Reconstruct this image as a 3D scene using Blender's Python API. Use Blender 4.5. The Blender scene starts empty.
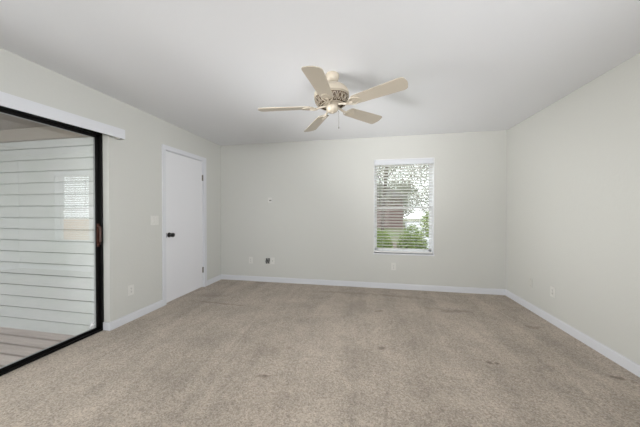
import bpy, bmesh, math, random
from mathutils import Vector, Matrix
random.seed(7)
S = bpy.context.scene
COL = S.collection
PI = math.pi

# ------------------------------------------------------------------ camera
CAM_Z = 1.2435
cd = bpy.data.cameras.new('camera')
cd.sensor_width = 36.0
cd.lens = 249.73 / 640 * 36
cd.clip_start = 0.02
cam = bpy.data.objects.new('camera', cd)
COL.objects.link(cam)
cam.location = (0, 0, CAM_Z)
cam.rotation_euler = (math.radians(90 - 0.52), 0, math.radians(10.826))
S.camera = cam

# ------------------------------------------------------------------ exposure, sky, large lights
S.view_settings.view_transform = 'Standard'
S.view_settings.look = 'None'
S.view_settings.exposure = -0.31
S.view_settings.gamma = 1.0
S.view_settings.use_curve_mapping = False
SKY = 3.3
E_NEAR, E_PATIO, E_RCOR, E_DEEP, E_AIM, E_RWIN, E_SUN, E_SLN, E_DUP = 12, 6, 34, 20, 0.3, 58, 0.5, 36, 8.0
E_RUP = 4.5
w = bpy.data.worlds.new('overcast_sky')
S.world = w
w.use_nodes = True
nt = w.node_tree
nt.nodes.clear()
wo = nt.nodes.new('ShaderNodeOutputWorld')
bg = nt.nodes.new('ShaderNodeBackground')
tc = nt.nodes.new('ShaderNodeTexCoord')
sep = nt.nodes.new('ShaderNodeSeparateXYZ')
rmp = nt.nodes.new('ShaderNodeValToRGB')
rmp.color_ramp.elements[0].position = 0.0
rmp.color_ramp.elements[0].color = (0.96, 0.98, 1.0, 1)
rmp.color_ramp.elements[1].position = 1.0
rmp.color_ramp.elements[1].color = (0.78, 0.89, 1.0, 1)
nt.links.new(tc.outputs['Generated'], sep.inputs[0])
nt.links.new(sep.outputs['Z'], rmp.inputs[0])
nt.links.new(rmp.outputs[0], bg.inputs['Color'])
bg.inputs['Strength'].default_value = SKY
nt.links.new(bg.outputs[0], wo.inputs[0])


def area(name, loc, rot, sx, sy, power, color, portal=False):
    l = bpy.data.lights.new(name, 'AREA')
    l.shape = 'RECTANGLE'
    l.size, l.size_y = sx, sy
    l.energy = power
    l.color = color
    if portal:
        l.cycles.is_portal = True
    o = bpy.data.objects.new(name, l)
    o.location = loc
    o.rotation_euler = rot
    COL.objects.link(o)
    return o


# high sun outside, from behind the viewer
sl = bpy.data.lights.new('sun', 'SUN')
sl.energy = E_SUN
sl.angle = math.radians(3)
sl.color = (1.0, 0.97, 0.92)
so = bpy.data.objects.new('sun', sl)
so.rotation_euler = Vector((-0.22, -0.62, 0.76)).to_track_quat('Z', 'Y').to_euler()
COL.objects.link(so)
# fill lamp set in the added wide window behind the camera
area('fill_near_window', (-0.3, -4.40, 1.25), (math.radians(92), 0, 0), 2.7, 1.8, E_NEAR, (0.965, 0.985, 1.0))
# fill lamp in the added right-hand window, to lift the left wall
area('fill_right_window', (1.99, -1.9, 1.3), (math.radians(92), 0, math.radians(62)), 1.5, 1.4, E_RWIN, (0.965, 0.985, 1.0))
# sky light on the patio side, coming in by the sliding door
area('daylight_patio', (-5.2, 0.2, 1.3), (math.radians(90), 0, math.radians(-90)), 2.6, 1.9, E_PATIO, (0.97, 0.985, 1.0))
# daylight through the near half of the sliding door
area('daylight_slider', (-2.90, 0.76, 1.02), (math.radians(90), 0, math.radians(-75)), 0.9, 1.9, E_SLN, (1.0, 0.99, 0.98))
area('fill_slider_deep', (-2.60, 0.55, 1.35), (math.radians(90), 0, math.radians(-60)), 0.5, 1.1, E_DEEP, (1.0, 0.99, 0.98)).data.spread = math.radians(60)  # added fill lamp inside the door, reaching the deep side of the room
# added fill lamp in the sliding door, aimed at the far ceiling
o_ = area('fill_slider_ceiling', (-2.60, 0.60, 0.45), (0, 0, 0), 0.9, 0.7, E_DUP, (0.99, 0.99, 1.0))
o_.rotation_euler = Vector((2.75, 2.95, 2.05)).to_track_quat('-Z', 'Y').to_euler()
o_.data.spread = math.radians(40)
# a second ceiling fill, added in the right-hand window
o_ = area('fill_right_ceiling', (1.97, -0.60, 0.75), (0, 0, 0), 0.8, 0.5, E_RUP, (0.99, 0.99, 1.0))
o_.rotation_euler = Vector((-0.9, 3.5, 1.80)).to_track_quat('-Z', 'Y').to_euler()
o_.data.spread = math.radians(50)
# added fill lamp low in the wide window, aimed along the ceiling
area('fill_near_ceiling', (-0.1, -4.22, 0.62), (math.radians(103.5), 0, 0), 2.6, 0.45, E_AIM, (0.965, 0.985, 1.0)).data.spread = math.radians(24)
area('fill_left_wash', (1.99, -0.55, 1.6), (math.radians(93), 0, math.radians(52)), 0.6, 0.7, E_RCOR, (0.965, 0.985, 1.0)).data.spread = math.radians(90)  # added lamp at the end of the right-hand window, washing the left wall
area('portal_slider', (-2.83, 1.2, 1.03), (math.radians(90), 0, math.radians(-90)), 1.8, 2.0, 1, (1, 1, 1), True)
area('portal_window', (0.55, 4.30, 1.31), (math.radians(-90), 0, 0), 0.93, 1.5, 1, (1, 1, 1), True)


# ------------------------------------------------------------------ helpers
class MB:
    """collects shapes; build() links them as ONE mesh object"""

    def __init__(self):
        self.bm = bmesh.new()

    def box(self, x0, x1, y0, y1, z0, z1, bev=0.0):
        b = bmesh.new()
        bmesh.ops.create_cube(b, size=1)
        for v in b.verts:
            v.co = Vector(((x0 + x1) / 2 + v.co.x * (x1 - x0), (y0 + y1) / 2 + v.co.y * (y1 - y0), (z0 + z1) / 2 + v.co.z * (z1 - z0)))
        if bev:
            bmesh.ops.bevel(b, geom=b.edges[:], offset=bev, segments=2, affect='EDGES', profile=0.5)
        return self.add(b)

    def add(self, b, mat=None):
        if mat is not None:
            b.transform(mat)
        me = bpy.data.meshes.new('tmp')
        b.to_mesh(me)
        b.free()
        self.bm.from_mesh(me)
        bpy.data.meshes.remove(me)
        return self

    def lathe(self, prof, loc=(0, 0, 0), seg=40, mat=None):
        b = bmesh.new()
        rings = []
        for r, z in prof:
            if r < 1e-6:
                rings.append([b.verts.new((0, 0, z))])
            else:
                rings.append([b.verts.new((r * math.cos(2 * PI * i / seg), r * math.sin(2 * PI * i / seg), z)) for i in range(seg)])
        for a, c in zip(rings, rings[1:]):
            for i in range(seg):
                j = (i + 1) % seg
                if len(a) == 1 and len(c) == 1:
                    continue
                if len(a) == 1:
                    b.faces.new((a[0], c[i], c[j]))
                elif len(c) == 1:
                    b.faces.new((a[i], a[j], c[0]))
                else:
                    b.faces.new((a[i], a[j], c[j], c[i]))
        bmesh.ops.recalc_face_normals(b, faces=b.faces[:])
        if mat is not None:
            b.transform(mat)
        b.transform(Matrix.Translation(loc))
        return self.add(b)

    def tube(self, pts, r, seg=8, closed=False):
        b = bmesh.new()
        pts = [Vector(p) for p in pts]
        n = len(pts)
        rings = []
        up = Vector((0, 0, 1))
        for i, p in enumerate(pts):
            if closed:
                t = pts[(i + 1) % n] - pts[i - 1]
            else:
                t = pts[min(i + 1, n - 1)] - pts[max(i - 1, 0)]
            t.normalize()
            u = up if abs(t.dot(up)) < 0.95 else Vector((1, 0, 0))
            a = t.cross(u).normalized()
            c = a.cross(t).normalized()
            rings.append([b.verts.new(p + a * r * math.cos(2 * PI * k / seg) + c * r * math.sin(2 * PI * k / seg)) for k in range(seg)])
        m = n if closed else n - 1
        for i in range(m):
            A, B = rings[i], rings[(i + 1) % n]
            for k in range(seg):
                b.faces.new((A[k], A[(k + 1) % seg], B[(k + 1) % seg], B[k]))
        if not closed:
            b.faces.new(rings[0][::-1])
            b.faces.new(rings[-1])
        bmesh.ops.recalc_face_normals(b, faces=b.faces[:])
        return self.add(b)

    def prism(self, outline, z0, z1, mat=None, bev=0.0):
        b = bmesh.new()
        lo = [b.verts.new((x, y, z0)) for x, y in outline]
        hi = [b.verts.new((x, y, z1)) for x, y in outline]
        n = len(lo)
        b.faces.new(lo[::-1])
        b.faces.new(hi)
        for i in range(n):
            b.faces.new((lo[i], lo[(i + 1) % n], hi[(i + 1) % n], hi[i]))
        bmesh.ops.recalc_face_normals(b, faces=b.faces[:])
        if bev:
            bmesh.ops.bevel(b, geom=[e for e in b.edges if abs(e.verts[0].co.z - e.verts[1].co.z) < 1e-6], offset=bev, segments=2, affect='EDGES')
        return self.add(b, mat)

    def build(self, name, mat, parent=None, smooth=False):
        me = bpy.data.meshes.new(name)
        self.bm.to_mesh(me)
        self.bm.free()
        me.materials.append(mat)
        if smooth:
            me.shade_smooth() if hasattr(me, 'shade_smooth') else [setattr(p, 'use_smooth', True) for p in me.polygons]
            if smooth != 'all':
                me.set_sharp_from_angle(angle=math.radians(38))
        o = bpy.data.objects.new(name, me)
        COL.objects.link(o)
        if parent:
            o.parent = parent
        return o


def thing(name, label, cat, loc=(0, 0, 0), rot=(0, 0, 0), group=None, kind=None):
    o = bpy.data.objects.new(name, None)
    COL.objects.link(o)
    o.location = loc
    o.rotation_euler = rot
    tag(o, label, cat, group, kind)
    return o


def tag(o, label=None, cat=None, group=None, kind=None):
    if label: o['label'] = label
    if cat: o['category'] = cat
    if group: o['group'] = group
    if kind: o['kind'] = kind
    return o


def struct(o, label=None, cat=None):
    return tag(o, label, cat, None, 'structure')


# ------------------------------------------------------------------ materials
def srgb(r, g, b):
    f = lambda c: (c / 255) / 12.92 if c / 255 <= 0.04045 else ((c / 255 + 0.055) / 1.055) ** 2.4
    return (f(r), f(g), f(b), 1)


def material(name, col, rough=0.6, metal=0.0, bump=None, var=None, spec=None, coords='Object'):
    """bump = (scale, strength, distance); var = (scale, second colour, contrast)"""
    m = bpy.data.materials.new(name)
    m.use_nodes = True
    t = m.node_tree
    p = t.nodes['Principled BSDF']
    p.inputs['Base Color'].default_value = col
    p.inputs['Roughness'].default_value = rough
    p.inputs['Metallic'].default_value = metal
    if spec is not None:
        p.inputs['Specular IOR Level'].default_value = spec
    c = t.nodes.new('ShaderNodeTexCoord')
    if var:
        n = t.nodes.new('ShaderNodeTexNoise')
        n.inputs['Scale'].default_value = var[0]
        n.inputs['Detail'].default_value = 4
        t.links.new(c.outputs[coords], n.inputs['Vector'])
        mr = t.nodes.new('ShaderNodeMapRange')
        mr.inputs['From Min'].default_value = 0.5 - var[2]
        mr.inputs['From Max'].default_value = 0.5 + var[2]
        t.links.new(n.outputs['Fac'], mr.inputs['Value'])
        mx = t.nodes.new('ShaderNodeMix')
        mx.data_type = 'RGBA'
        mx.inputs['A'].default_value = col
        mx.inputs['B'].default_value = var[1]
        t.links.new(mr.outputs[0], mx.inputs['Factor'])
        t.links.new(mx.outputs['Result'], p.inputs['Base Color'])
    if bump:
        n = t.nodes.new('ShaderNodeTexNoise')
        n.inputs['Scale'].default_value = bump[0]
        n.inputs['Detail'].default_value = 3
        t.links.new(c.outputs[coords], n.inputs['Vector'])
        b = t.nodes.new('ShaderNodeBump')
        b.inputs['Strength'].default_value = bump[1]
        b.inputs['Distance'].default_value = bump[2]
        t.links.new(n.outputs['Fac'], b.inputs['Height'])
        t.links.new(b.outputs[0], p.inputs['Normal'])
    return m


WALL = material('wall_paint', srgb(195, 195, 190), 0.40, bump=(38, 0.35, 0.004), spec=0.4)
CEIL = material('ceiling_paint', srgb(221, 222, 225), 0.34, bump=(30, 0.2, 0.004), spec=0.8)
TRIM = material('trim_paint', srgb(207, 208, 212), 0.35, bump=(12, 0.05, 0.002))
DOORM = material('door_paint', srgb(216, 216, 219), 0.38, bump=(8, 0.06, 0.002))
BLACK = material('black_frame_metal', srgb(9, 8, 8), 0.4, bump=(60, 0.05, 0.001), spec=0.25)
BLACKK = material('black_knob_metal', srgb(12, 12, 12), 0.3, bump=(60, 0.03, 0.001))
PLATE = material('white_plastic', srgb(208, 207, 202), 0.35, bump=(40, 0.02, 0.001))
PLATE2 = material('painted_over_plate', srgb(195, 194, 188), 0.45, bump=(40, 0.1, 0.001))
DARKP = material('dark_slot', srgb(40, 40, 38), 0.6, bump=(50, 0.1, 0.001))
STEEL = material('hinge_metal', srgb(120, 117, 108), 0.35, 0.8, bump=(80, 0.05, 0.001))
HANDLE = material('brown_wood_handle', srgb(74, 40, 27), 0.4, bump=(60, 0.2, 0.001), var=(30, srgb(50, 26, 18), 0.2))
VINYL = material('white_vinyl', srgb(226, 227, 228), 0.35, bump=(30, 0.02, 0.001))
SLAT = material('blind_slat', srgb(228, 227, 224), 0.4, bump=(30, 0.03, 0.001))
CORD = material('blind_cord', srgb(190, 190, 182), 0.8, bump=(200, 0.3, 0.001))
WAND = material('clear_wand', srgb(120, 128, 110), 0.25, bump=(50, 0.03, 0.001))
CREAM = material('fan_cream_enamel', srgb(172, 162, 146), 0.42, bump=(30, 0.04, 0.001))
BLADE = material('fan_blade_cream', srgb(168, 159, 145), 0.5, bump=(25, 0.05, 0.001), var=(6, srgb(173, 164, 150), 0.3))
BRONZE = material('antique_brass_accent', srgb(84, 62, 38), 0.5, 0.3, bump=(60, 0.2, 0.001), var=(60, srgb(50, 38, 26), 0.15))
SIDING = material('siding_paint', srgb(196, 197, 197), 0.6, bump=(50, 0.15, 0.002), var=(3, srgb(186, 190, 186), 0.3))
PTRIM = material('patio_trim_paint', srgb(150, 140, 128), 0.6, bump=(30, 0.15, 0.002))
PCEIL = material('patio_ceiling_paint', srgb(128, 116, 106), 0.7, bump=(30, 0.2, 0.002))
CONC = material('concrete', srgb(205, 203, 198), 0.9, bump=(20, 0.3, 0.01), var=(2, srgb(190, 188, 184), 0.2))
LAWN = material('mulch_and_lawn', srgb(118, 104, 88), 0.95, bump=(15, 0.6, 0.05), var=(1.2, srgb(110, 122, 78), 0.15))
LEAF = material('hedge_leaf', srgb(160, 176, 98), 0.55, bump=(20, 0.2, 0.01), var=(4, srgb(126, 146, 76), 0.2))
LEAF2 = material('tree_leaf', srgb(158, 160, 140), 0.6, bump=(20, 0.2, 0.01), var=(3, srgb(128, 128, 112), 0.2))
BARK = material('bark', srgb(104, 88, 82), 0.9, bump=(14, 0.8, 0.03), var=(5, srgb(80, 68, 62), 0.2))
FENCE = material('tan_fence_paint', srgb(226, 164, 84), 0.75, bump=(20, 0.3, 0.01), var=(3, srgb(210, 148, 76), 0.25))
MAUVE = material('mauve_stucco', srgb(128, 108, 102), 0.85, bump=(25, 0.4, 0.01), var=(2, srgb(112, 95, 90), 0.2))
ROOF = material('roof_shingle', srgb(112, 104, 102), 0.9, bump=(12, 0.6, 0.03), var=(6, srgb(86, 80, 78), 0.15))
GLASSDARK = material('far_window_glass', srgb(60, 66, 72), 0.15, bump=(2, 0.02, 0.01))


def glass(name, gain, tint):
    m = bpy.data.materials.new(name)
    m.use_nodes = True
    t = m.node_tree
    t.nodes.clear()
    o = t.nodes.new('ShaderNodeOutputMaterial')
    tr = t.nodes.new('ShaderNodeBsdfTransparent')
    tr.inputs['Color'].default_value = tint
    gl = t.nodes.new('ShaderNodeBsdfGlossy')
    gl.inputs['Roughness'].default_value = 0.0
    gl.inputs['Color'].default_value = (1, 1, 1, 1)
    ge = t.nodes.new('ShaderNodeNewGeometry')
    dt = t.nodes.new('ShaderNodeVectorMath')
    dt.operation = 'DOT_PRODUCT'
    t.links.new(ge.outputs['Normal'], dt.inputs[0])
    t.links.new(ge.outputs['Incoming'], dt.inputs[1])

    def mth(op, a_, b_=0.0, clamp=False):
        n = t.nodes.new('ShaderNodeMath')
        n.operation = op
        n.use_clamp = clamp
        for i_, v_ in enumerate((a_, b_)):
            if isinstance(v_, (int, float)): n.inputs[i_].default_value = v_
            else: t.links.new(v_, n.inputs[i_])
        return n
    c_ = mth('ABSOLUTE', dt.outputs['Value'])
    o_ = mth('SUBTRACT', 1.0, c_.outputs[0])
    p5 = mth('POWER', o_.outputs[0], 5.0)
    sc_ = mth('MULTIPLY', p5.outputs[0], 0.96)
    fr = mth('ADD', sc_.outputs[0], 0.04)
    mu = mth('MULTIPLY', fr.outputs[0], gain, True)
    mx = t.nodes.new('ShaderNodeMixShader')
    t.links.new(mu.outputs[0], mx.inputs[0])
    t.links.new(tr.outputs[0], mx.inputs[1])
    t.links.new(gl.outputs[0], mx.inputs[2])
    t.links.new(mx.outputs[0], o.inputs[0])
    return m


PANE = glass('slider_glass', 2.2, (0.93, 0.942, 0.936, 1))
PANE2 = glass('window_glass', 0.3, (0.97, 0.98, 0.975, 1))


def carpet_material():
    m = bpy.data.materials.new('beige_carpet')
    m.use_nodes = True
    t = m.node_tree
    N, Lk = t.nodes, t.links
    p = N['Principled BSDF']
    p.inputs['Roughness'].default_value = 1.0
    p.inputs['Specular IOR Level'].default_value = 0.1
    p.inputs['Sheen Weight'].default_value = 0.15
    p.inputs['Sheen Roughness'].default_value = 0.6
    c = N.new('ShaderNodeTexCoord')

    def noise(scale, detail, rough=0.5, vec=None, dist=0.0):
        n = N.new('ShaderNodeTexNoise')
        n.inputs['Scale'].default_value = scale
        n.inputs['Detail'].default_value = detail
        n.inputs['Roughness'].default_value = rough
        n.inputs['Distortion'].default_value = dist
        Lk.new(vec or c.outputs['Object'], n.inputs['Vector'])
        return n.outputs['Fac']

    def rng(s, a, b, lo=0.0, hi=1.0, smooth=False):
        r = N.new('ShaderNodeMapRange')
        if smooth: r.interpolation_type = 'SMOOTHSTEP'
        for k, v in (('From Min', a), ('From Max', b), ('To Min', lo), ('To Max', hi)):
            r.inputs[k].default_value = v
        Lk.new(s, r.inputs['Value'])
        return r.outputs[0]

    def math_(op, a, b, clamp=False):
        n = N.new('ShaderNodeMath')
        n.operation = op
        n.use_clamp = clamp
        for i, v in enumerate((a, b)):
            if isinstance(v, (int, float)): n.inputs[i].default_value = v
            else: Lk.new(v, n.inputs[i])
        return n.outputs[0]

    def mix(f, A, B):
        n = N.new('ShaderNodeMix')
        n.data_type = 'RGBA'
        if isinstance(f, (int, float)): n.inputs['Factor'].default_value = f
        else: Lk.new(f, n.inputs['Factor'])
        for k, v in (('A', A), ('B', B)):
            if isinstance(v, tuple): n.inputs[k].default_value = v
            else: Lk.new(v, n.inputs[k])
        return n.outputs['Result']

    base, dark, light = CARPET
    tuft = noise(120, 4, 0.8)
    tuft2 = noise(46, 4, 0.7)
    vo = N.new('ShaderNodeTexVoronoi')
    vo.inputs['Scale'].default_value = 135
    Lk.new(c.outputs['Object'], vo.inputs['Vector'])
    sc = N.new('ShaderNodeSeparateColor')
    Lk.new(vo.outputs['Color'], sc.inputs[0])
    f = math_('ADD', math_('MULTIPLY', rng(tuft, 0.30, 0.70), 0.30), math_('MULTIPLY', sc.outputs[0], 0.50))
    f = math_('ADD', f, math_('MULTIPLY', rng(tuft2, 0.3, 0.7), 0.20))
    col = mix(f, dark, light)
    # nap lying different ways: vacuum streaks along the room and soft blotches
    mp = N.new('ShaderNodeMapping')
    mp.inputs['Rotation'].default_value = (0, 0, math.radians(14))
    mp.inputs['Scale'].default_value = (3.4, 0.5, 1)
    Lk.new(c.outputs['Object'], mp.inputs['Vector'])
    st = rng(noise(1.0, 3, 0.6, mp.outputs[0], 0.6), 0.35, 0.65)
    bl = rng(noise(2.6, 5, 0.7), 0.40, 0.60)
    col = mix(math_('MULTIPLY', st, 0.08), col, base)
    shade = math_('ADD', math_('MULTIPLY', st, 0.5), math_('MULTIPLY', bl, 0.5))
    mulc = N.new('ShaderNodeMix')
    mulc.data_type = 'RGBA'
    mulc.blend_type = 'MULTIPLY'
    mulc.inputs['Factor'].default_value = 1.0
    Lk.new(col, mulc.inputs['A'])
    cmb = N.new('ShaderNodeCombineColor')
    v = rng(shade, 0.0, 1.0, 0.79, 1.15)
    for k in range(3): Lk.new(v, cmb.inputs[k])
    Lk.new(cmb.outputs[0], mulc.inputs['B'])
    col = mulc.outputs['Result']
    # stains: (x, y, rx, ry, rotation deg, strength)
    warp = N.new('ShaderNodeTexNoise')
    warp.inputs['Scale'].default_value = 14
    warp.inputs['Detail'].default_value = 3
    Lk.new(c.outputs['Object'], warp.inputs['Vector'])
    acc = None
    for (x, y, rx, ry, rot, s) in STAINS:
        mpn = N.new('ShaderNodeMapping')
        mpn.vector_type = 'TEXTURE'
        mpn.inputs['Location'].default_value = (x, y, 0)
        mpn.inputs['Rotation'].default_value = (0, 0, math.radians(rot))
        mpn.inputs['Scale'].default_value = (rx, ry, 1)
        Lk.new(c.outputs['Object'], mpn.inputs['Vector'])
        ln = N.new('ShaderNodeVectorMath')
        ln.operation = 'LENGTH'
        Lk.new(mpn.outputs[0], ln.inputs[0])
        d = math_('ADD', ln.outputs['Value'], rng(warp.outputs['Fac'], 0.3, 0.7, -0.6, 0.6))
        k = rng(d, 0.3, 1.25, s, 0.0, True)
        acc = k if acc is None else math_('MAXIMUM', acc, k)
    col = mix(acc, col, (base[0] * 0.26, base[1] * 0.22, base[2] * 0.19, 1))
    # pale scuffs
    acc2 = None
    for (x, y, rx, ry, rot, s) in SCUFFS:
        mpn = N.new('ShaderNodeMapping')
        mpn.vector_type = 'TEXTURE'
        mpn.inputs['Location'].default_value = (x, y, 0)
        mpn.inputs['Rotation'].default_value = (0, 0, math.radians(rot))
        mpn.inputs['Scale'].default_value = (rx, ry, 1)
        Lk.new(c.outputs['Object'], mpn.inputs['Vector'])
        ln = N.new('ShaderNodeVectorMath')
        ln.operation = 'LENGTH'
        Lk.new(mpn.outputs[0], ln.inputs[0])
        k = rng(math_('ADD', ln.outputs['Value'], rng(warp.outputs['Fac'], 0.3, 0.7, -0.5, 0.5)), 0.4, 1.2, s, 0.0, True)
        acc2 = k if acc2 is None else math_('MAXIMUM', acc2, k)
    col = mix(acc2, col, (min(1, light[0] * 1.12), min(1, light[1] * 1.12), min(1, light[2] * 1.1), 1))
    Lk.new(col, p.inputs['Base Color'])
    b1 = N.new('ShaderNodeBump')
    b1.inputs['Strength'].default_value = 0.9
    b1.inputs['Distance'].default_value = 0.006
    Lk.new(f, b1.inputs['Height'])
    b2 = N.new('ShaderNodeBump')
    b2.inputs['Strength'].default_value = 0.5
    b2.inputs['Distance'].default_value = 0.03
    Lk.new(shade, b2.inputs['Height'])
    Lk.new(b1.outputs[0], b2.inputs['Normal'])
    Lk.new(b2.outputs[0], p.inputs['Normal'])
    return m


CARPET = (srgb(194, 181, 168), srgb(120, 107, 95), srgb(217, 204, 188))
STAINS = [
    # placed by the floor positions of the marks
    (-0.761, 1.763, 0.030, 0.022, 20, 0.65), (-0.806, 1.754, 0.020, 0.014, 0, 0.5), (-0.765, 1.913, 0.022, 0.016, 0, 0.3),
    (-0.694, 2.168, 0.030, 0.024, 30, 0.4), (-0.488, 1.979, 0.018, 0.016, 0, 0.35), (-0.21, 2.073, 0.014, 0.012, 0, 0.4),
    (-0.234, 1.923, 0.016, 0.012, 0, 0.35), (0.119, 2.322, 0.034, 0.028, 10, 0.6), (0.985, 2.265, 0.028, 0.022, 0, 0.75),
    (1.035, 2.262, 0.022, 0.018, 40, 0.65), (1.845, 2.234, 0.065, 0.022, -15, 0.7), (1.90, 2.20, 0.04, 0.02, 0, 0.4),
    (0.139, 3.183, 0.050, 0.040, 0, 0.5), (1.068, 3.358, 0.20, 0.055, 5, 0.42), (0.85, 3.40, 0.16, 0.05, -6, 0.3),
    (0.393, 3.791, 0.40, 0.06, -4, 0.32), (-0.35, 3.80, 0.5, 0.06, 3, 0.25), (1.746, 3.05, 0.07, 0.05, 0, 0.45),
    (-1.98, 3.05, 0.42, 0.028, -3, 0.42), (-2.25, 3.30, 0.30, 0.05, 10, 0.2), (-1.2, 2.3, 0.04, 0.14, 30, 0.16),
    (-0.62, 1.50, 0.22, 0.30, 12, 0.15), (-0.95, 2.05, 0.22, 0.12, 35, 0.16), (0.52, 1.50, 0.28, 0.30, 0, 0.12),
    (1.55, 1.62, 0.02, 0.02, 0, 0.5), (0.10, 1.48, 0.012, 0.30, -8, 0.25),
]
SCUFFS = [
    (1.60, 3.45, 0.012, 0.40, 10, 0.25), (1.76, 3.22, 0.012, 0.22, -4, 0.28), (0.62, 3.42, 0.012, 0.16, 20, 0.17), (0.84, 3.38, 0.012, 0.14, 10, 0.17),
    (0.05, 2.60, 0.02, 0.50, -30, 0.12), (0.22, 2.75, 0.015, 0.42, -32, 0.11), (-1.25, 2.15, 0.010, 0.16, 6, 0.17), (-1.19, 2.14, 0.010, 0.16, 6, 0.17),
    (-1.07, 1.56, 0.012, 0.16, 18, 0.18), (-0.98, 1.58, 0.012, 0.14, -14, 0.17), (-1.55, 2.62, 0.30, 0.014, -6, 0.15), (0.55, 1.78, 0.16, 0.10, 0, 0.11),
]
CARP = carpet_material()


def deck_material():
    m = material('weathered_deck_boards', srgb(190, 178, 174), 0.8)
    t = m.node_tree
    c = t.nodes.new('ShaderNodeTexCoord')
    mp = t.nodes.new('ShaderNodeMapping')
    mp.inputs['Scale'].default_value = (1.2, 16, 1)
    n = t.nodes.new('ShaderNodeTexNoise')
    n.inputs['Scale'].default_value = 2
    n.inputs['Detail'].default_value = 5
    mx = t.nodes.new('ShaderNodeMix')
    mx.data_type = 'RGBA'
    mx.inputs['A'].default_value = srgb(228, 216, 212)
    mx.inputs['B'].default_value = srgb(176, 162, 156)
    t.links.new(c.outputs['Object'], mp.inputs[0])
    t.links.new(mp.outputs[0], n.inputs['Vector'])
    t.links.new(n.outputs['Fac'], mx.inputs['Factor'])
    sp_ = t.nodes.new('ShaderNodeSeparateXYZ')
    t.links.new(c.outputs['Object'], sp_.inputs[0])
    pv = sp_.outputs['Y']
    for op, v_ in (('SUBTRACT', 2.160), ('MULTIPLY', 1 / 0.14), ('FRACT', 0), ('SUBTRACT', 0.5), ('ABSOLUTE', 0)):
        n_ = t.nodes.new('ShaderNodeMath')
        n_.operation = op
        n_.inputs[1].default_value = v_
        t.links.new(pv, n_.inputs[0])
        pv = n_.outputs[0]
    mr = t.nodes.new('ShaderNodeMapRange')       # shade of the gaps painted along the edges of each board
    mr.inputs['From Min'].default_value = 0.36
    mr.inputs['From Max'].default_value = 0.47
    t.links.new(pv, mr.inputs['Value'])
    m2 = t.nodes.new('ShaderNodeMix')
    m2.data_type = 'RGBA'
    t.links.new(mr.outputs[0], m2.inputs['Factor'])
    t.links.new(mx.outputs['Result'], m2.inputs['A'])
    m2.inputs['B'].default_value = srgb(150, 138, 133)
    t.links.new(m2.outputs['Result'], t.nodes['Principled BSDF'].inputs['Base Color'])
    return m


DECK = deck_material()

# ------------------------------------------------------------------ room shell
XL, XR, YB, YN, H = -2.640, 2.014, 4.147, -4.20, 2.44
WT = 0.15     # outer wall thickness
# openings
SY0, SY1, SZ1 = 0.25, 2.137, 2.062        # sliding door
DY0, DY1, DZ1 = 2.862, 3.662, 2.068       # hinged door rough opening
WX0, WX1, WZ0, WZ1 = 0.098, 1.014, 0.560, 2.078   # back window
NX0, NX1, NZ0, NZ1 = -1.7, 1.1, 0.35, 2.15        # added near window

struct(MB().box(XL - WT, XR + WT, YN - WT, YB + WT, -0.12, 0).build('floor', CARP), 'beige cut-pile carpet with worn marks and small stains', 'floor')
struct(MB().box(XL - WT, XR + WT, YN - WT, YB + WT, H, H + 0.12).build('ceiling', CEIL), 'smooth white painted ceiling', 'ceiling')
b = MB()
b.box(XL - WT, XL, YN - WT, SY0, 0, H)
b.box(XL - WT, XL, SY0, SY1, SZ1, H)
b.box(XL - WT, XL, SY1, DY0, 0, H)
b.box(XL - WT, XL, DY0, DY1, DZ1, H)
b.box(XL - WT, XL, DY1, YB + WT, 0, H)
struct(b.build('wall_left', WALL), 'light grey wall with the sliding glass door and white door', 'wall')
b = MB()
b.box(XR, XR + WT, -0.15, YB + WT, 0, H)
b.box(XR, XR + WT, YN - WT, -2.7, 0, H)
b.box(XR, XR + WT, -2.7, -0.15, 0, 0.55)
b.box(XR, XR + WT, -2.7, -0.15, 2.05, H)
struct(b.build('wall_right', WALL), 'light grey wall on the right with faint texture', 'wall')
b = MB()
b.box(XL, WX0, YB, YB + WT, 0, H)
b.box(WX1, XR, YB, YB + WT, 0, H)
b.box(WX0, WX1, YB, YB + WT, 0, WZ0)
b.box(WX0, WX1, YB, YB + WT, WZ1, H)
struct(b.build('wall_back', WALL), 'light grey far wall with the window', 'wall')
b = MB()
b.box(XL, NX0, YN - WT, YN, 0, H)
b.box(NX1, XR, YN - WT, YN, 0, H)
b.box(NX0, NX1, YN - WT, YN, 0, NZ0)
b.box(NX0, NX1, YN - WT, YN, NZ1, H)
struct(b.build('wall_near', WALL), 'light grey wall behind the viewer', 'wall')
b = MB()  # unseen window, added as an opening for the near fill lamps
for x0, x1 in ((NX0, NX0 + .05), (NX1 - .05, NX1), (-0.33, -0.27)):
    b.box(x0, x1, YN - 0.1, YN - 0.05, NZ0, NZ1)
b.box(NX0, NX1, YN - 0.1, YN - 0.05, NZ0, NZ0 + .05)
b.box(NX0, NX1, YN - 0.1, YN - 0.05, NZ1 - .05, NZ1)
struct(b.build('added_window_near', VINYL), 'white framed window added behind the viewer for fill light', 'window')


b = MB()  # second unseen window, added to hold the right-hand fill lamps
for a in ((-2.7, -2.65, 0.55, 2.05), (-0.2, -0.15, 0.55, 2.05), (-2.7, -0.15, 0.55, 0.6), (-2.7, -0.15, 2.0, 2.05), (-1.1, -1.06, 0.55, 2.05)):
    b.box(XR + 0.05, XR + 0.10, a[0], a[1], a[2], a[3])
struct(b.build('added_window_right', VINYL), 'white framed window added in the right wall behind the viewer for fill light', 'window')


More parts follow.
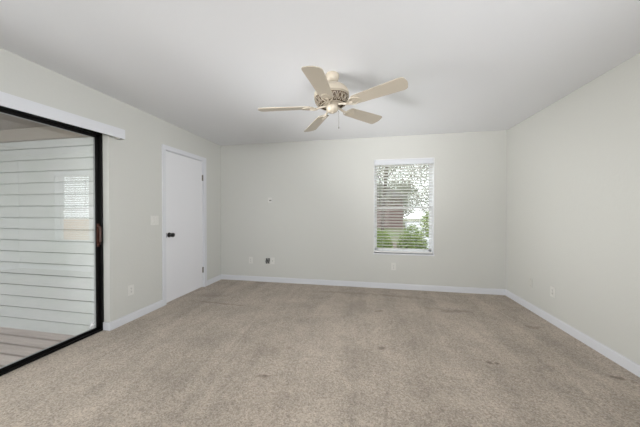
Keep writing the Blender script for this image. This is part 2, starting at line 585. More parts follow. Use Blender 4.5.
# baseboards: a profile with a rounded top, run along a wall
def baseboard(name, p0, p1, inward, label):
    """profile extruded from p0 to p1; inward = unit vector into the room"""
    h, th = 0.086, 0.014
    prof = [(0, 0), (th, 0), (th, h - 0.016), (th - 0.003, h - 0.007), (th - 0.008, h - 0.001), (0, h)]
    bm = bmesh.new()
    A = [bm.verts.new((p0[0] + inward[0] * d, p0[1] + inward[1] * d, z)) for d, z in prof]
    B = [bm.verts.new((p1[0] + inward[0] * d, p1[1] + inward[1] * d, z)) for d, z in prof]
    n = len(prof)
    for i in range(n):
        bm.faces.new((A[i], A[(i + 1) % n], B[(i + 1) % n], B[i]))
    bm.faces.new(A[::-1])
    bm.faces.new(B)
    bmesh.ops.recalc_face_normals(bm, faces=bm.faces[:])
    m = MB()
    m.add(bm)
    return m


g = 0.0
m = baseboard('', (XL, SY1 - 0.001), (XL, 2.812), (1, 0), '')
m.box(XL - 0.075, XL + 0.012, SY1 - 0.012, SY1, 0, 0.084, 0.002)    # turns into the door opening
struct(m.build('baseboard_left', TRIM), 'white baseboard between the sliding door and the white door', 'baseboard')
struct(baseboard('', (XL, 3.722), (XL, YB), (1, 0), '').build('baseboard_left_far', TRIM), 'short white baseboard between the white door and the far corner', 'baseboard')
struct(baseboard('', (XL, YB), (XR, YB), (0, -1), '').build('baseboard_back', TRIM), 'white baseboard along the far wall', 'baseboard')
struct(baseboard('', (XR, YN), (XR, YB), (-1, 0), '').build('baseboard_right', TRIM), 'white baseboard along the right wall', 'baseboard')
struct(baseboard('', (XL, YN), (XL, SY0), (1, 0), '').build('baseboard_left_near', TRIM), 'white baseboard left of the sliding door', 'baseboard')

# ------------------------------------------------------------------ door_1: white flush door
d = thing('door_1', 'white flush interior door with black round knob in white casing', 'door', (XL, (DY0 + DY1) / 2, 0), kind='structure')
dy = (DY1 - DY0) / 2
b = MB()      # casing legs and head, mitred look, slight round
for s in (-1, 1):
    y0, y1 = (s * dy - s * 0.006, s * (dy + 0.055)) if s > 0 else (-(dy + 0.048), -(dy - 0.006))
    b.box(0, 0.015, min(y0, y1), max(y0, y1), 0, DZ1 - 0.006, 0.003)
b.box(0, 0.015, -(dy + 0.048), dy + 0.055, DZ1 - 0.006, DZ1 + 0.052, 0.003)
b.build('casing', TRIM, d)
b = MB()
jt = 0.018
b.box(-WT, 0.0, -dy, -dy + jt - 0.012, 0, DZ1)
b.box(-WT, 0.0, dy - 0.012, dy, 0, DZ1)
b.box(-WT, 0.0, -dy, dy, DZ1 - 0.012, DZ1)
b.box(-0.08, -0.052, -dy, dy, DZ1 - 0.03, DZ1)       # stops
b.box(-0.08, -0.052, -dy, -dy + 0.03, 0, DZ1)
b.box(-0.08, -0.052, dy - 0.03, dy, 0, DZ1)
b.build('jamb', TRIM, d)
slab = MB().box(-0.047, -0.010, -dy + 0.028, dy - 0.015, 0.012, DZ1 - 0.016, 0.0015).build('slab', DOORM, d)
# knob: rosette, neck and ball
kx, ky, kz = -0.010, -dy + 0.080, 0.922
rotx = Matrix.Rotation(PI / 2, 4, 'Y')
MB().lathe([(0, 0), (0.033, 0), (0.034, 0.005), (0.030, 0.012), (0.016, 0.016), (0.0145, 0.030), (0.020, 0.038), (0.027, 0.048), (0.029, 0.060), (0.027, 0.072), (0.016, 0.080), (0, 0.082)],
           (kx, ky, kz), 28, rotx).build('knob', BLACKK, slab, 'a')
MB().box(-0.012, -0.003, -dy + 0.006, -dy + 0.034, kz - 0.030, kz + 0.030, 0.001).build('strike_plate', BLACKK, d)
for z in (1.785, 0.285):
    hb = MB()
    hb.lathe([(0, -0.045), (0.0065, -0.045), (0.0065, 0.045), (0, 0.045)], (-0.004, dy - 0.0145, z), 12)
    hb.lathe([(0, 0.045), (0.004, 0.045), (0.003, 0.052), (0, 0.053)], (-0.004, dy - 0.0145, z), 12)
    hb.box(-0.0105, -0.0085, dy - 0.032, dy - 0.012, z - 0.044, z + 0.044)
    hb.box(-0.004, 0.0006, dy - 0.014, dy - 0.006, z - 0.044, z + 0.044)
    hb.build('hinge', STEEL, d, 'a')

# ------------------------------------------------------------------ door_2: black framed sliding glass door
d = thing('door_2', 'black framed sliding glass patio door with brown pull', 'sliding door', (-2.76, (SY0 + SY1) / 2, 0), kind='structure')
y0, y1 = -(SY1 - SY0) / 2, (SY1 - SY0) / 2
fx0, fx1 = -0.05, 0.044      # frame from x -2.79 to -2.716
b = MB()
b.box(fx0, fx1, y0, y0 + 0.018, 0, SZ1)
b.box(fx0, fx1, y1 - 0.018, y1, 0, SZ1)
b.box(fx0, fx1, y0, y1, SZ1 - 0.025, SZ1)
b.box(fx0, fx1, y0, y1, -0.002, 0.012, 0.001)
b.box(0.036, fx1, y0, y1, 0.012, 0.020)
b.box(0.006, 0.010, y0, y1, 0.012, 0.020)
b.build('frame', BLACK, d)


def panel(name, x, ya, yb, handle):
    r = MB()
    t0, t1 = x - 0.014, x + 0.014
    r.box(t0, t1, ya, ya + 0.040, 0.014, SZ1 - 0.028, 0.002)
    r.box(t0, t1, yb - 0.040, yb, 0.014, SZ1 - 0.028, 0.002)
    r.box(t0, t1, ya, yb, 0.014, 0.042, 0.002)
    r.box(t0, t1, ya, yb, SZ1 - 0.062, SZ1 - 0.028, 0.002)
    o = r.build(name, BLACK, d)
    MB().box(x - 0.003, x + 0.003, ya + 0.036, yb - 0.036, 0.038, SZ1 - 0.058).build('glass_pane', PANE, o)
    gk = MB()
    for (a0, a1, c0, c1) in ((ya + .039, yb - .039, .041, .046), (ya + .039, yb - .039, SZ1 - .066, SZ1 - .061),
                             (ya + .039, ya + .0435, .041, SZ1 - .061), (yb - .0435, yb - .039, .041, SZ1 - .061)):
        gk.box(x - 0.006, x + 0.006, a0, a1, c0, c1)
    gk.build('glazing_bead', material('grey_glazing_bead', srgb(150, 152, 152), 0.5, bump=(40, 0.05, 0.001)) if 'grey_glazing_bead' not in bpy.data.materials else bpy.data.materials['grey_glazing_bead'], o)
    return o


pr = panel('sliding_panel', 0.002, -0.045, y1 - 0.010, True)
panel('fixed_panel', -0.032, y0 + 0.012, 0.0, False)
hy = y1 - 0.032
b = MB()
b.box(0.016, 0.022, hy - 0.012, hy + 0.012, 0.875, 1.115, 0.001)
b.tube([(0.020, hy, 0.895), (0.040, hy, 0.905), (0.048, hy, 0.93), (0.048, hy, 1.06), (0.040, hy, 1.085), (0.020, hy, 1.095)], 0.009, 10)
b.build('pull_handle', HANDLE, pr, 'a')
b = MB()
b.lathe([(0, 0), (0.017, 0), (0.017, 0.006), (0.008, 0.012), (0.008, 0.02), (0, 0.022)], (0.005, y1 - 0.085, 0.092), 16, rotx)
b.box(0.005, 0.010, y1 - 0.108, y1 - 0.074, 0.058, 0.088, 0.002)
b.build('stopper', VINYL, pr, 'a')

# valance over the sliding door (a box hanging from the wall, slightly out of level)
va = thing('blind_valance', 'long white box valance mounted above the black sliding door', 'valance', (XL, 2.245, 2.014), (math.radians(1.3), 0, 0))
vl = 2.15
b = MB()
b.box(0.078, 0.086, -vl, 0, 0.0, 0.100, 0.001)
b.box(0.0, 0.078, -vl, 0, 0.092, 0.100, 0.001)
b.box(0.0, 0.080, -0.008, 0, 0.0, 0.100, 0.001)
b.box(0.0, 0.080, -vl, -vl + 0.008, 0.0, 0.100, 0.001)
b.build('cover', TRIM, va)
b = MB()
b.box(0.020, 0.062, -vl + 0.02, -0.03, 0.045, 0.088, 0.002)
b.build('headrail', VINYL, va)
b = MB()
b.box(0.022, 0.060, -0.075, -0.035, -0.004, 0.046, 0.002)
b.build('bracket', PLATE, va)

# ------------------------------------------------------------------ window_1
wn = thing('window_1', 'white single-hung window in the far wall', 'window', (0, YB, 0), kind='structure')
b = MB()   # painted reveal boards and sill
t = 0.008
b.box(WX0, WX0 + t, -0.004, 0.10, WZ0, WZ1)
b.box(WX1 - t, WX1, -0.004, 0.10, WZ0, WZ1)
b.box(WX0, WX1, -0.004, 0.10, WZ1 - t, WZ1)
b.build('reveal', VINYL, wn)
MB().box(WX0 - 0.006, WX1 + 0.006, -0.016, 0.10, WZ0 - 0.014, WZ0 + 0.008, 0.003).build('window_sill', TRIM, wn)
ix0, ix1, iz0, iz1 = WX0 + t, WX1 - t, WZ0 + 0.008, WZ1 - t
b = MB()
for a in ((ix0, ix0 + 0.016, iz0, iz1), (ix1 - 0.016, ix1, iz0, iz1), (ix0, ix1, iz1 - 0.03, iz1), (ix0, ix1, iz0, iz0 + 0.025)):
    b.box(a[0], a[1], 0.085, 0.145, a[2], a[3], 0.002)
b.build('window_frame', VINYL, wn)


def sash(name, yc, z0, z1, bot):
    q = MB()
    x0, x1 = ix0 + 0.016, ix1 - 0.016
    for a in ((x0, x0 + 0.026, z0, z1), (x1 - 0.026, x1, z0, z1), (x0, x1, z1 - 0.035, z1), (x0, x1, z0, z0 + bot)):
        q.box(a[0], a[1], yc - 0.012, yc + 0.012, a[2], a[3], 0.002)
    o = q.build(name, VINYL, wn)
    MB().box(x0 + 0.025, x1 - 0.025, yc - 0.002, yc + 0.002, z0 + bot - 0.005, z1 - 0.03).build('glass_pane', PANE2, o)
    return o


sash('upper_sash', 0.130, 1.285, iz1 - 0.03, 0.035)
sash('lower_sash', 0.104, iz0 + 0.025, 1.320, 0.045)

# blind
bl = thing('window_blind', 'white horizontal slat blind hanging open in the far window', 'blind', ((ix0 + ix1) / 2, YB + 0.040, WZ1 - t))
hw = (ix1 - ix0) / 2 - 0.004
MB().box(-hw, hw, -0.022, 0.026, -0.045, -0.001, 0.001).build('headrail', VINYL, bl)
vb = MB()
vb.box(-hw - 0.001, hw + 0.001, -0.042, -0.034, -0.082, -0.001, 0.003)
vb.build('valance', material('blind_valance_paint', srgb(203, 205, 209), 0.45, bump=(20, 0.03, 0.001)), bl)
zb = iz0 - (WZ1 - t) + 0.012
sp = 0.0475
slats = MB()
n = 0
z = -0.095
while z > zb + 0.035:
    bb = bmesh.new()     # gently cambered slat, 50 mm deep, tilted a little
    rows = []
    for k in range(5):
        u = -1 + 2 * k / 4
        rows.append((u * 0.0245, 0.003 * (1 - u * u)))
    vs = []
    for sx in (-hw + 0.002, hw - 0.002):
        for dz in (0.0, -0.0028):
            vs.append([bb.verts.new((sx, yy, zz + dz)) for yy, zz in rows])
    L0, L1, R0, R1 = vs
    for k in range(4):
        bb.faces.new((L0[k], L0[k + 1], R0[k + 1], R0[k]))
        bb.faces.new((L1[k + 1], L1[k], R1[k], R1[k + 1]))
        bb.faces.new((L0[k], L1[k], L1[k + 1], L0[k + 1]))
        bb.faces.new((R0[k], R0[k + 1], R1[k + 1], R1[k]))
    bb.faces.new((L0[0], R0[0], R1[0], L1[0]))
    bb.faces.new((L0[4], L1[4], R1[4], R0[4]))
    bmesh.ops.recalc_face_normals(bb, faces=bb.faces[:])
    bb.transform(Matrix.Translation((0, 0, z)) @ Matrix.Rotation(math.radians(-14), 4, 'X'))
    slats.add(bb)
    z -= sp
    n += 1
slats.build('slats', SLAT, bl, 'a')
MB().box(-hw + 0.002, hw - 0.002, -0.026, 0.026, zb, zb + 0.020, 0.004).build('bottom_rail', SLAT, bl)
for x in (-hw + 0.13, 0.0, hw - 0.13):
    c = MB()
    for yy in (-0.0265, 0.0265):
        c.tube([(x, yy, -0.04), (x, yy, zb + 0.01)], 0.0011, 6)
    c.build('ladder_cord', CORD, bl)
MB().tube([(-hw + 0.085, -0.031, -0.05), (-hw + 0.084, -0.036, -0.2), (-hw + 0.085, -0.034, -0.76)], 0.0045, 6).build('tilt_wand', WAND, bl, 'a')


# ------------------------------------------------------------------ wall plates
def outlet(loc, rot, label, mat=PLATE, name='power_outlet', kind='duplex', group=None):
    """built facing -Y at the origin; plate 70 x 115 mm"""
    o = thing(name, label, 'outlet', loc, (0, 0, rot), group)
    MB().box(-0.036, 0.036, -0.006, 0, -0.058, 0.058, 0.002).build('cover_plate', mat, o)
    if kind == 'duplex':
        for s in (-1, 1):
            f = MB()
            ol = []
            for k in range(24):
                a = 2 * PI * k / 24
                ol.append((0.0175 * math.cos(a), max(-0.0125, min(0.0125, 0.0175 * math.sin(a)))))
            f.prism(ol, 0, 0.003, Matrix.Translation((0, -0.0055, s * 0.0195)) @ Matrix.Rotation(PI / 2, 4, 'X'))
            fo = f.build('receptacle', PLATE if mat is PLATE else mat, o)
            sl = MB()
            sl.box(-0.0075, -0.005, -0.0089, -0.0083, s * 0.0195 - 0.003, s * 0.0195 + 0.007)
            sl.box(0.005, 0.0075, -0.0089, -0.0083, s * 0.0195 - 0.003, s * 0.0195 + 0.007)
            sl.lathe([(0, 0), (0.0028, 0), (0.0028, 0.0006), (0, 0.0006)], (0, -0.0083, s * 0.0195 - 0.007), 12, Matrix.Rotation(PI / 2, 4, 'X'))
            sl.build('slot', DARKP, fo)
        MB().lathe([(0, 0), (0.003, 0), (0.002, 0.001), (0, 0.0012)], (0, -0.006, 0), 12, Matrix.Rotation(PI / 2, 4, 'X')).build('screw', STEEL, o)
    return o


outlet((-2.052, YB, 0.369), 0, 'white outlet on the far wall nearest the left corner')
outlet((0.408, YB, 0.357), 0, 'white outlet on the far wall below the window')
outlet((XL, 2.372, 0.351), PI / 2, 'white outlet low on the left wall between the glass door and the white door')
outlet((XR, 3.188, 0.352), -PI / 2, 'white outlet on the right wall')

# blank wall plate painted like the wall, right wall
o = outlet((XR, 3.570, 0.350), -PI / 2, 'blank plate painted wall grey on the right wall near the far corner', PLATE2, 'blank_wall_plate', 'blank')
o['category'] = 'wall plate'
for zz in (-0.042, 0.042):
    MB().lathe([(0, 0), (0.0035, 0), (0.0025, 0.001), (0, 0.0012)], (0, -0.006, zz), 12, Matrix.Rotation(PI / 2, 4, 'X')).build('screw', STEEL, o)

# open cable box and pale plate beside it, far wall
o = thing('cable_box', 'open cable box with dark loose wires on the far wall', 'cable box', (-1.730, YB, 0.370))
b = MB()
for a in ((-0.045, -0.037, -0.060, 0.060), (0.037, 0.045, -0.060, 0.060), (-0.045, 0.045, 0.053, 0.060), (-0.045, 0.045, -0.060, -0.053)):
    b.box(a[0], a[1], -0.006, 0, a[2], a[3], 0.001)
b.build('bracket', PLATE, o)
MB().box(-0.037, 0.037, -0.0015, 0, -0.053, 0.053).build('opening', material('grey_box_inside', srgb(150, 149, 145), 0.7, bump=(50, 0.1, 0.001)), o)
b = MB()
b.tube([(-0.029, -0.004, -0.048), (-0.030, -0.012, 0.0), (-0.025, -0.012, 0.040), (-0.010, -0.014, 0.018), (0.008, -0.014, -0.014), (0.025, -0.012, -0.040), (0.030, -0.012, 0.0), (0.029, -0.004, 0.048)], 0.0085, 8)
b.build('wires', BLACKK, o, 'a')
o = thing('coax_plate', 'pale wall plate just right of the open cable box', 'wall plate', (-1.640, YB, 0.372))
MB().box(-0.036, 0.036, -0.006, 0, -0.058, 0.058, 0.002).build('cover_plate', PLATE, o)
MB().lathe([(0, 0), (0.007, 0), (0.007, 0.003), (0.0045, 0.003), (0.0045, 0.011), (0.002, 0.011), (0, 0.010)], (0, -0.006, 0), 14, Matrix.Rotation(PI / 2, 4, 'X')).build('connector', STEEL, o, 'a')

# small plate with a black jack high on the far wall
o = thing('jack_plate', 'small pale plate with dark jack alone high on the far wall', 'wall plate', (-1.688, YB, 1.425))
b = MB()
b.box(-0.036, 0.036, -0.006, 0, -0.030, 0.058, 0.002)
b.build('cover_plate', PLATE, o)
MB().box(-0.010, 0.028, -0.011, -0.005, -0.004, 0.016, 0.001).build('jack', material('grey_jack', srgb(110, 110, 106), 0.5, bump=(40, 0.05, 0.001)), o)
o = thing('patch_bracket', 'tiny wall-coloured clip below the small plate high on the far wall', 'clip', (-1.735, YB, 1.375))
MB().box(-0.008, 0.008, -0.004, 0, -0.030, 0.030, 0.002).build('clip_body', PLATE2, o)

# light switch, two rockers
o = thing('light_switch', 'white double rocker light switch beside the white door', 'switch', (XL, 2.700, 1.130), (0, 0, PI / 2))
MB().box(-0.058, 0.058, -0.006, 0, -0.058, 0.058, 0.002).build('switch_plate', PLATE, o)
for x in (-0.023, 0.023):
    b = MB()
    bb = bmesh.new()
    vs = [bb.verts.new(c) for c in ((-0.016, -0.006, -0.033), (0.016, -0.006, -0.033), (0.016, -0.006, 0.033), (-0.016, -0.006, 0.033),
                                    (-0.016, -0.0115, -0.033), (0.016, -0.0115, -0.033), (0.016, -0.0075, 0.033), (-0.016, -0.0075, 0.033))]
    for f in ((0, 1, 2, 3), (4, 7, 6, 5), (0, 4, 5, 1), (1, 5, 6, 2), (2, 6, 7, 3), (3, 7, 4, 0)):
        bb.faces.new([vs[i] for i in f])
    bb.transform(Matrix.Translation((x, 0, 0)))
    bmesh.ops.recalc_face_normals(bb, faces=bb.faces[:])
    b.add(bb)
    b.build('rocker', PLATE, o)

# ------------------------------------------------------------------ ceiling fan
FX, FY, FZ = -0.308, 2.178, 2.157
fan = thing('ceiling_fan', 'cream five-blade ceiling fan hanging from the white ceiling', 'ceiling fan', (FX, FY, H))
MB().lathe([(0, 0), (0.057, 0), (0.060, -0.008), (0.059, -0.028), (0.053, -0.052), (0.042, -0.068), (0.030, -0.075), (0, -0.076)]).build('canopy', CREAM, fan, 'a')
MB().lathe([(0, -0.068), (0.030, -0.070), (0.033, -0.079), (0.026, -0.088), (0.014, -0.086), (0.014, -0.105), (0, -0.105)], seg=24).build('downrod', BRONZE, fan, 'a')
TLT = Matrix.Rotation(math.radians(-3.57), 4, 'Y')     # the motor hangs out of plumb, right side higher
zr = FZ - H      # blade plane, relative to the ceiling


def tilt(o):
    o.matrix_local = Matrix.Translation((0, 0, zr)) @ TLT
    return o


# local frame of everything below: origin on the fan axis in the blade plane
motor = tilt(MB().lathe([(0, 0.184), (0.030, 0.184), (0.040, 0.188), (0.080, 0.183), (0.112, 0.169), (0.136, 0.148), (0.150, 0.122), (0.154, 0.105),
                         (0.153, 0.090), (0.146, 0.086), (0.128, 0.082), (0.112, 0.035), (0.086, 0.016), (0, 0.014)], seg=56).build('motor_housing', CREAM, fan, 'a'))
# pierced scroll band round the foot of the motor: brass ground with cream scrolls over it
band = MB()
band.lathe([(0.130, 0.084), (0.148, 0.082), (0.140, 0.046), (0.118, 0.020), (0.098, 0.010), (0.082, 0.014)], seg=56)
band = band.build('scroll_band', BRONZE, motor, 'a')


def on_band(ang, s, off=0.0):
    """s from 0 (bottom) to 1 (top) along the band's outer face"""
    pr = [(0.098, 0.010), (0.118, 0.020), (0.140, 0.046), (0.148, 0.082)]
    f = s * 3
    i = min(2, int(f))
    u = f - i
    r = pr[i][0] * (1 - u) + pr[i + 1][0] * u + off
    z = pr[i][1] * (1 - u) + pr[i + 1][1] * u
    return (r * math.cos(ang), r * math.sin(ang), z)


scr = MB()
NS = 20
for k in range(NS):
    a0 = 2 * PI * k / NS
    sg = 1 if k % 2 else -1
    pts = []
    for j in range(22):
        u = j / 21
        th = u * 2.1 * PI
        rad = 0.34 * (1 - 0.72 * u)
        pts.append(on_band(a0 + sg * rad * math.cos(th) * 0.40, 0.52 + rad * math.sin(th) * 1.15, 0.003))
    scr.tube(pts, 0.0027, 5)
    scr.tube([on_band(a0 + PI / NS, 0.12 + 0.76 * j / 6, 0.003) for j in range(7)], 0.0024, 5)
for s in (0.03, 0.97):
    scr.tube([on_band(2 * PI * j / 56, s, 0.002) for j in range(56)], 0.0035, 5, True)
scr.build('scrolls', CREAM, motor, 'a')

sh = tilt(MB().lathe([(0, 0.020), (0.050, 0.020), (0.052, 0.006), (0.055, 0.002), (0.055, -0.012), (0.051, -0.026), (0.042, -0.040), (0.026, -0.049), (0.010, -0.052), (0.008, -0.056), (0, -0.057)], seg=32).build('switch_housing', CREAM, fan, 'a'))

R0, R1 = 0.185, 0.640
ang0 = math.radians(193.75)


def blade_outline():
    pts = []
    w0, w1 = 0.058, 0.073
    # root, softly rounded
    for k in range(7):
        a = PI / 2 + PI * k / 6
        pts.append((R0 + 0.030 + 0.030 * math.cos(a), w0 * (math.sin(a) if abs(math.sin(a)) < 1 else math.copysign(1, math.sin(a)))))
    # lower edge to tip with rounded corners
    cr = 0.034
    for k in range(6):
        a = -PI / 2 + PI / 2 * k / 5
        pts.append((R1 - cr + cr * math.cos(a) - 0.004, -(w1 - cr) + cr * math.sin(a)))
    for k in range(5):
        u = -1 + 2 * (k + 1) / 6
        pts.append((R1 - 0.004 + 0.008 * (1 - u * u), u * (w1 - cr)))
    for k in range(6):
        a = PI / 2 * k / 5
        pts.append((R1 - cr + cr * math.cos(a) - 0.004, (w1 - cr) + cr * math.sin(a)))
    return pts


bo = blade_outline()
pitch = Matrix.Rotation(math.radians(-12.5), 4, 'X')
for k in range(5):
    rz = Matrix.Rotation(ang0 + k * 2 * PI / 5, 4, 'Z')
    q = MB()
    q.prism(bo, -0.003, 0.003, pitch, 0.001)
    bo_ = q.build('blade', BLADE, fan)
    bo_.matrix_local = Matrix.Translation((0, 0, zr)) @ TLT @ rz
    # arm: a forked ornate iron under the blade
    a = MB()
    a.tube([(0.060, 0, 0.010), (0.100, 0, 0.002), (0.135, 0, -0.010), (0.165, 0, -0.012), (0.195, 0, -0.008)], 0.010, 8)
    for s in (-1, 1):
        a.tube([(0.135, 0, -0.018), (0.160, s * 0.020, -0.014), (0.180, s * 0.040, -0.008 - s * 0.006), (0.205, s * 0.044, -0.006 - s * 0.009), (0.235, s * 0.034, -0.006 - s * 0.007), (0.262, s * 0.010, -0.007)], 0.0055, 6)
    a.prism([(0.185, -0.030), (0.240, -0.030), (0.262, -0.012), (0.270, 0), (0.262, 0.012), (0.240, 0.030), (0.185, 0.030), (0.172, 0.012), (0.172, -0.012)], -0.0075, -0.0030, pitch, 0.001)
    a.build('blade_arm', CREAM, bo_, 'a')

# pull chain hangs plumb from the switch housing
b = MB()
b.tube([(0.050, -0.010, zr - 0.040), (0.058, -0.012, zr - 0.046), (0.060, -0.012, zr - 0.058)], 0.002, 6)
for k in range(29):
    z = zr - 0.058 - k * 0.0042
    b.lathe([(0, 0.0019), (0.0017, 0.001), (0.0019, 0), (0.0017, -0.001), (0, -0.0019)], (0.060, -0.012, z), 6)
b.tube([(0.060, -0.012, zr - 0.058), (0.060, -0.012, zr - 0.176)], 0.0011, 5)
pc = b.build('pull_chain', STEEL, fan, 'a')
MB().lathe([(0, 0), (0.003, -0.002), (0.0055, -0.012), (0.005, -0.020), (0, -0.023)], (0.060, -0.012, zr - 0.175), 12).build('pull_knob', material('chain_knob', srgb(120, 116, 110), 0.4, bump=(30, 0.05, 0.001)), pc, 'a')

# ------------------------------------------------------------------ patio behind the sliding door
PX0 = -6.4
OX = XL - WT        # outer face of the left wall
YS, DZ = 2.160, -0.10
b = MB()            # deck boards 0.14 wide along x
y = YS - 0.14
while y > -2.0:
    b.box(PX0, OX - 0.004, y + 0.008, y + 0.14, DZ - 0.03, DZ, 0.002)
    y -= 0.14
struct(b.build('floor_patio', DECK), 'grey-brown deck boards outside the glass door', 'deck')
b = MB()            # lap siding on the return wall
bmS = bmesh.new()
ex = 0.128
z = DZ
n = 0
while z < 2.03:
    z1 = min(z + ex, 2.04)
    pts = [(YS - 0.018, z), (YS - 0.006, z1 - 0.014), (YS + 0.016, z1 - 0.012), (YS + 0.014, z1), (YS + 0.02, z1), (YS + 0.02, z)]
    A = [bmS.verts.new((PX0, yy, zz)) for yy, zz in pts]
    B = [bmS.verts.new((OX - 0.002, yy, zz)) for yy, zz in pts]
    for i in range(6):
        bmS.faces.new((A[i], A[(i + 1) % 6], B[(i + 1) % 6], B[i]))
    bmS.faces.new(A[::-1])
    bmS.faces.new(B)
    z += ex
bmesh.ops.recalc_face_normals(bmS, faces=bmS.faces[:])
b.add(bmS)
b.box(PX0, OX - 0.002, YS + 0.02, YS + 0.14, DZ - 0.1, 2.3)
struct(b.build('wall_patio', SIDING), 'pale grey lap siding wall outside the glass door', 'wall')
struct(MB().box(PX0, OX - 0.002, YS - 0.030, YS + 0.02, 2.040, 2.172, 0.002).build('trim_1', PTRIM), 'tan frieze board at the top of the lap siding', 'trim')
b = MB()
b.box(PX0, OX - 0.002, -2.0, YS + 0.14, 2.172, 2.25)
struct(b.build('ceiling_patio', PCEIL), 'brown patio ceiling outside the glass door', 'ceiling')
struct(MB().box(OX - 0.02, OX - 0.002, -2.0, YS - 0.02, 2.065, 2.17, 0.002).build('trim_2', PTRIM), 'tan header board over the glass door', 'trim')

struct(MB().box(PX0, OX - 0.004, -2.0, YS, -0.45, -0.36).build('ground_deck', LAWN), 'dark soil under the deck boards', 'ground')

# ------------------------------------------------------------------ outside the far window
GZ = -0.35
struct(MB().box(-14, 40, YB + WT + 0.02, 60, GZ - 0.1, GZ).build('ground', LAWN), 'mulch and thin lawn outside the window', 'ground')
struct(MB().box(-20, PX0 - 0.02, -12, 2.0, GZ - 0.1, GZ).build('ground_patio_side', LAWN), 'lawn beyond the patio', 'ground')
b = MB()
b.prism([(1.45, 9.5), (2.35, 9.5), (10, 40), (5.6, 40)], GZ, GZ + 0.03)
struct(b.build('driveway', CONC), 'pale concrete driveway outside the window', 'driveway')


def leaves(nl, c, rad, size, seed, squash=1.0, box=False):
    rnd = random.Random(seed)
    bm = bmesh.new()
    for _ in range(nl):
        if box:
            p = Vector((c[0] + rnd.uniform(-1, 1) * rad[0], c[1] + rnd.uniform(-1, 1) * rad[1], c[2] + rnd.uniform(-1, 1) * rad[2]))
        else:
            v = Vector((rnd.gauss(0, 1), rnd.gauss(0, 1), rnd.gauss(0, 1))).normalized() * (rnd.random() ** 0.45)
            p = Vector((c[0] + v.x * rad[0], c[1] + v.y * rad[1], c[2] + v.z * rad[2]))
        a = Vector((rnd.gauss(0, 1), rnd.gauss(0, 1), rnd.gauss(0, 0.7))).normalized()
        n_ = a.cross(Vector((rnd.gauss(0, 1), rnd.gauss(0, 1), rnd.gauss(0, 1)))).normalized()
        s = size * rnd.uniform(0.6, 1.3)
        mid = n_.cross(a) * s * 0.08
        v0, v1, v2, v3 = (bm.verts.new(p - a * s), bm.verts.new(p + n_ * s * 0.42 + mid), bm.verts.new(p + a * s), bm.verts.new(p - n_ * s * 0.42 + mid))
        bm.faces.new((v0, v1, v2, v3))
    return bm


def shrub(x, y, rx, ry, h, label, seed, group=None, size=0.035, nl=4200):
    o = thing('hedge_shrub', label, 'shrub', (x, y, GZ), group=group)
    MB().add(leaves(nl, (0, 0, h * 0.55), (rx, ry, h * 0.46), size, seed)).build('foliage', LEAF, o)
    s = MB()
    for k in range(5):
        a = 2 * PI * k / 5
        s.tube([(0.02 * math.cos(a), 0.02 * math.sin(a), 0), (rx * 0.3 * math.cos(a), ry * 0.3 * math.sin(a), h * 0.4), (rx * 0.6 * math.cos(a), ry * 0.6 * math.sin(a), h * 0.75)], 0.012, 6)
    s.build('stem', BARK, o)


shrub(0.30, 5.75, 0.26, 0.3, 1.18, 'small green shrub outside the window behind the left of the lower sash', 11, 'shrubs outside the window')
shrub(0.95, 5.70, 0.32, 0.32, 1.30, 'green shrub outside the window behind the middle of the lower sash', 12, 'shrubs outside the window')
shrub(1.62, 5.80, 0.30, 0.32, 1.26, 'green shrub outside the window behind the right of the lower sash', 13, 'shrubs outside the window')


def tree(x, y, h, r, tr, label, seed, nl=4200, size=0.10, lean=0.0):
    o = thing('leafy_tree', label, 'tree', (x, y, GZ), group='trees beyond the window')
    t_ = MB()
    t_.tube([(0, 0, 0), (lean * 0.3, 0, h * 0.3), (lean * 0.8, 0.05, h * 0.6), (lean, 0, h * 0.85)], tr, 10)
    for k in range(5):
        a = 2 * PI * k / 5 + seed
        z0 = h * (0.42 + 0.08 * k)
        t_.tube([(lean * 0.6, 0, z0), (lean * 0.6 + r * 0.4 * math.cos(a), r * 0.4 * math.sin(a), z0 + h * 0.12), (lean * 0.6 + r * 0.75 * math.cos(a), r * 0.75 * math.sin(a), z0 + h * 0.28)], tr * 0.35, 6)
    t_.build('trunk', BARK, o)
    MB().add(leaves(nl, (lean, 0, h * 0.72), (r, r, h * 0.36), size, seed)).build('foliage', LEAF2, o)


tree(0.45, 8.8, 4.6, 1.8, 0.06, 'bare-stemmed tree just beyond the shrubs outside the window', 3, 20000, 0.028, 0.2)
tree(-0.6, 13.5, 7.0, 2.4, 0.20, 'taller tree behind the first one, left in the window view', 4, 9000, 0.055)
tree(4.6, 17.5, 8.0, 3.0, 0.16, 'broad tree at the right of the window view beside the driveway', 5, 12000, 0.07)

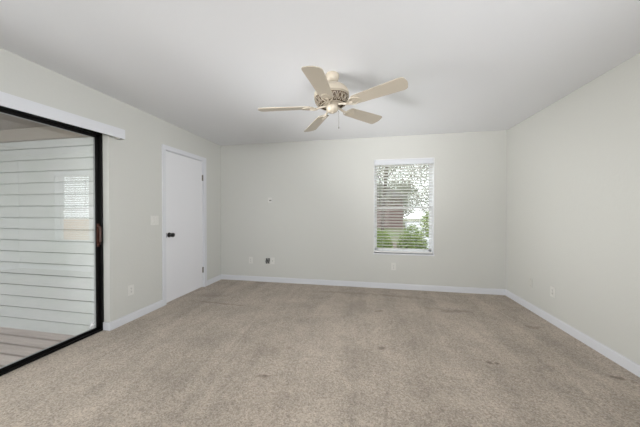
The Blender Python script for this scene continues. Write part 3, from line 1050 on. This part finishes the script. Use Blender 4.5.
shrub(3.25, 13.0, 0.7, 0.6, 1.7, 'round green shrub beyond the driveway edge outside the window', 21, 'shrubs outside the window', 0.1, 1500)
for k, (x, y, h, r_) in enumerate(((4.4, 35, 6.0, 2.4), (10.0, 40, 5.6, 2.8), (17, 36, 6.0, 3.2), (25, 32, 5.5, 3.2))):
    o = thing('distant_tree', 'pale low tree in the row at the end of the driveway view', 'tree', (x, y, GZ), group='distant tree row')
    q = MB()
    q.tube([(0, 0, 0), (0.05, 0, h * 0.3), (0, 0.1, h * 0.7)], 0.14, 8)
    q.build('trunk', BARK, o)
    MB().add(leaves(4500, (0, 0, h * 0.55), (r_, r_, h * 0.45), 0.17, 40 + k)).build('foliage', LEAF2, o)

# neighbour's house far left, mauve
hs = thing('neighbour_house', 'mauve-grey neighbouring house beyond the trees', 'house', (-2.4, 24, GZ))
MB().box(-5, 5.6, 0, 7, 0, 2.9).build('house_wall', MAUVE, hs)
b = MB()
bb = bmesh.new()
pts = [(-5.4, -0.5, 2.9), (6.0, -0.5, 2.9), (6.0, 7.5, 2.9), (-5.4, 7.5, 2.9), (-3.0, 3.5, 4.6), (3.6, 3.5, 4.6)]
vs = [bb.verts.new(p_) for p_ in pts]
for f in ((0, 1, 5, 4), (1, 2, 5), (2, 3, 4, 5), (3, 0, 4), (0, 3, 2, 1)):
    bb.faces.new([vs[i] for i in f])
bmesh.ops.recalc_face_normals(bb, faces=bb.faces[:])
b.add(bb)
b.build('roof', ROOF, hs)
for x in (-3.6, -1.2):
    wf = MB().box(x, x + 1.1, -0.04, 0.02, 1.0, 2.2).build('window', VINYL, hs)
    MB().box(x + 0.08, x + 1.02, -0.06, -0.03, 1.08, 2.12).build('pane', GLASSDARK, wf)

# tan board fence running off to the right of the window (seen in the door glass)
fn = thing('board_fence', 'tan board fence outside, mirrored in the sliding door glass', 'fence', (2.35, 6.3, GZ))
b = MB()
x = 0
while x < 8.0:
    b.box(x, x + 0.135, 0, 0.02, 0.03, 1.36, 0.002)
    x += 0.142
b.build('boards', FENCE, fn)
b = MB()
for z in (0.25, 1.1):
    b.box(0, 8.0, 0.02, 0.06, z, z + 0.09)
b.build('rail', FENCE, fn)
for k in range(4):
    MB().box(k * 2.6, k * 2.6 + 0.09, 0.02, 0.11, 0, 1.40, 0.003).build('post', FENCE, fn)
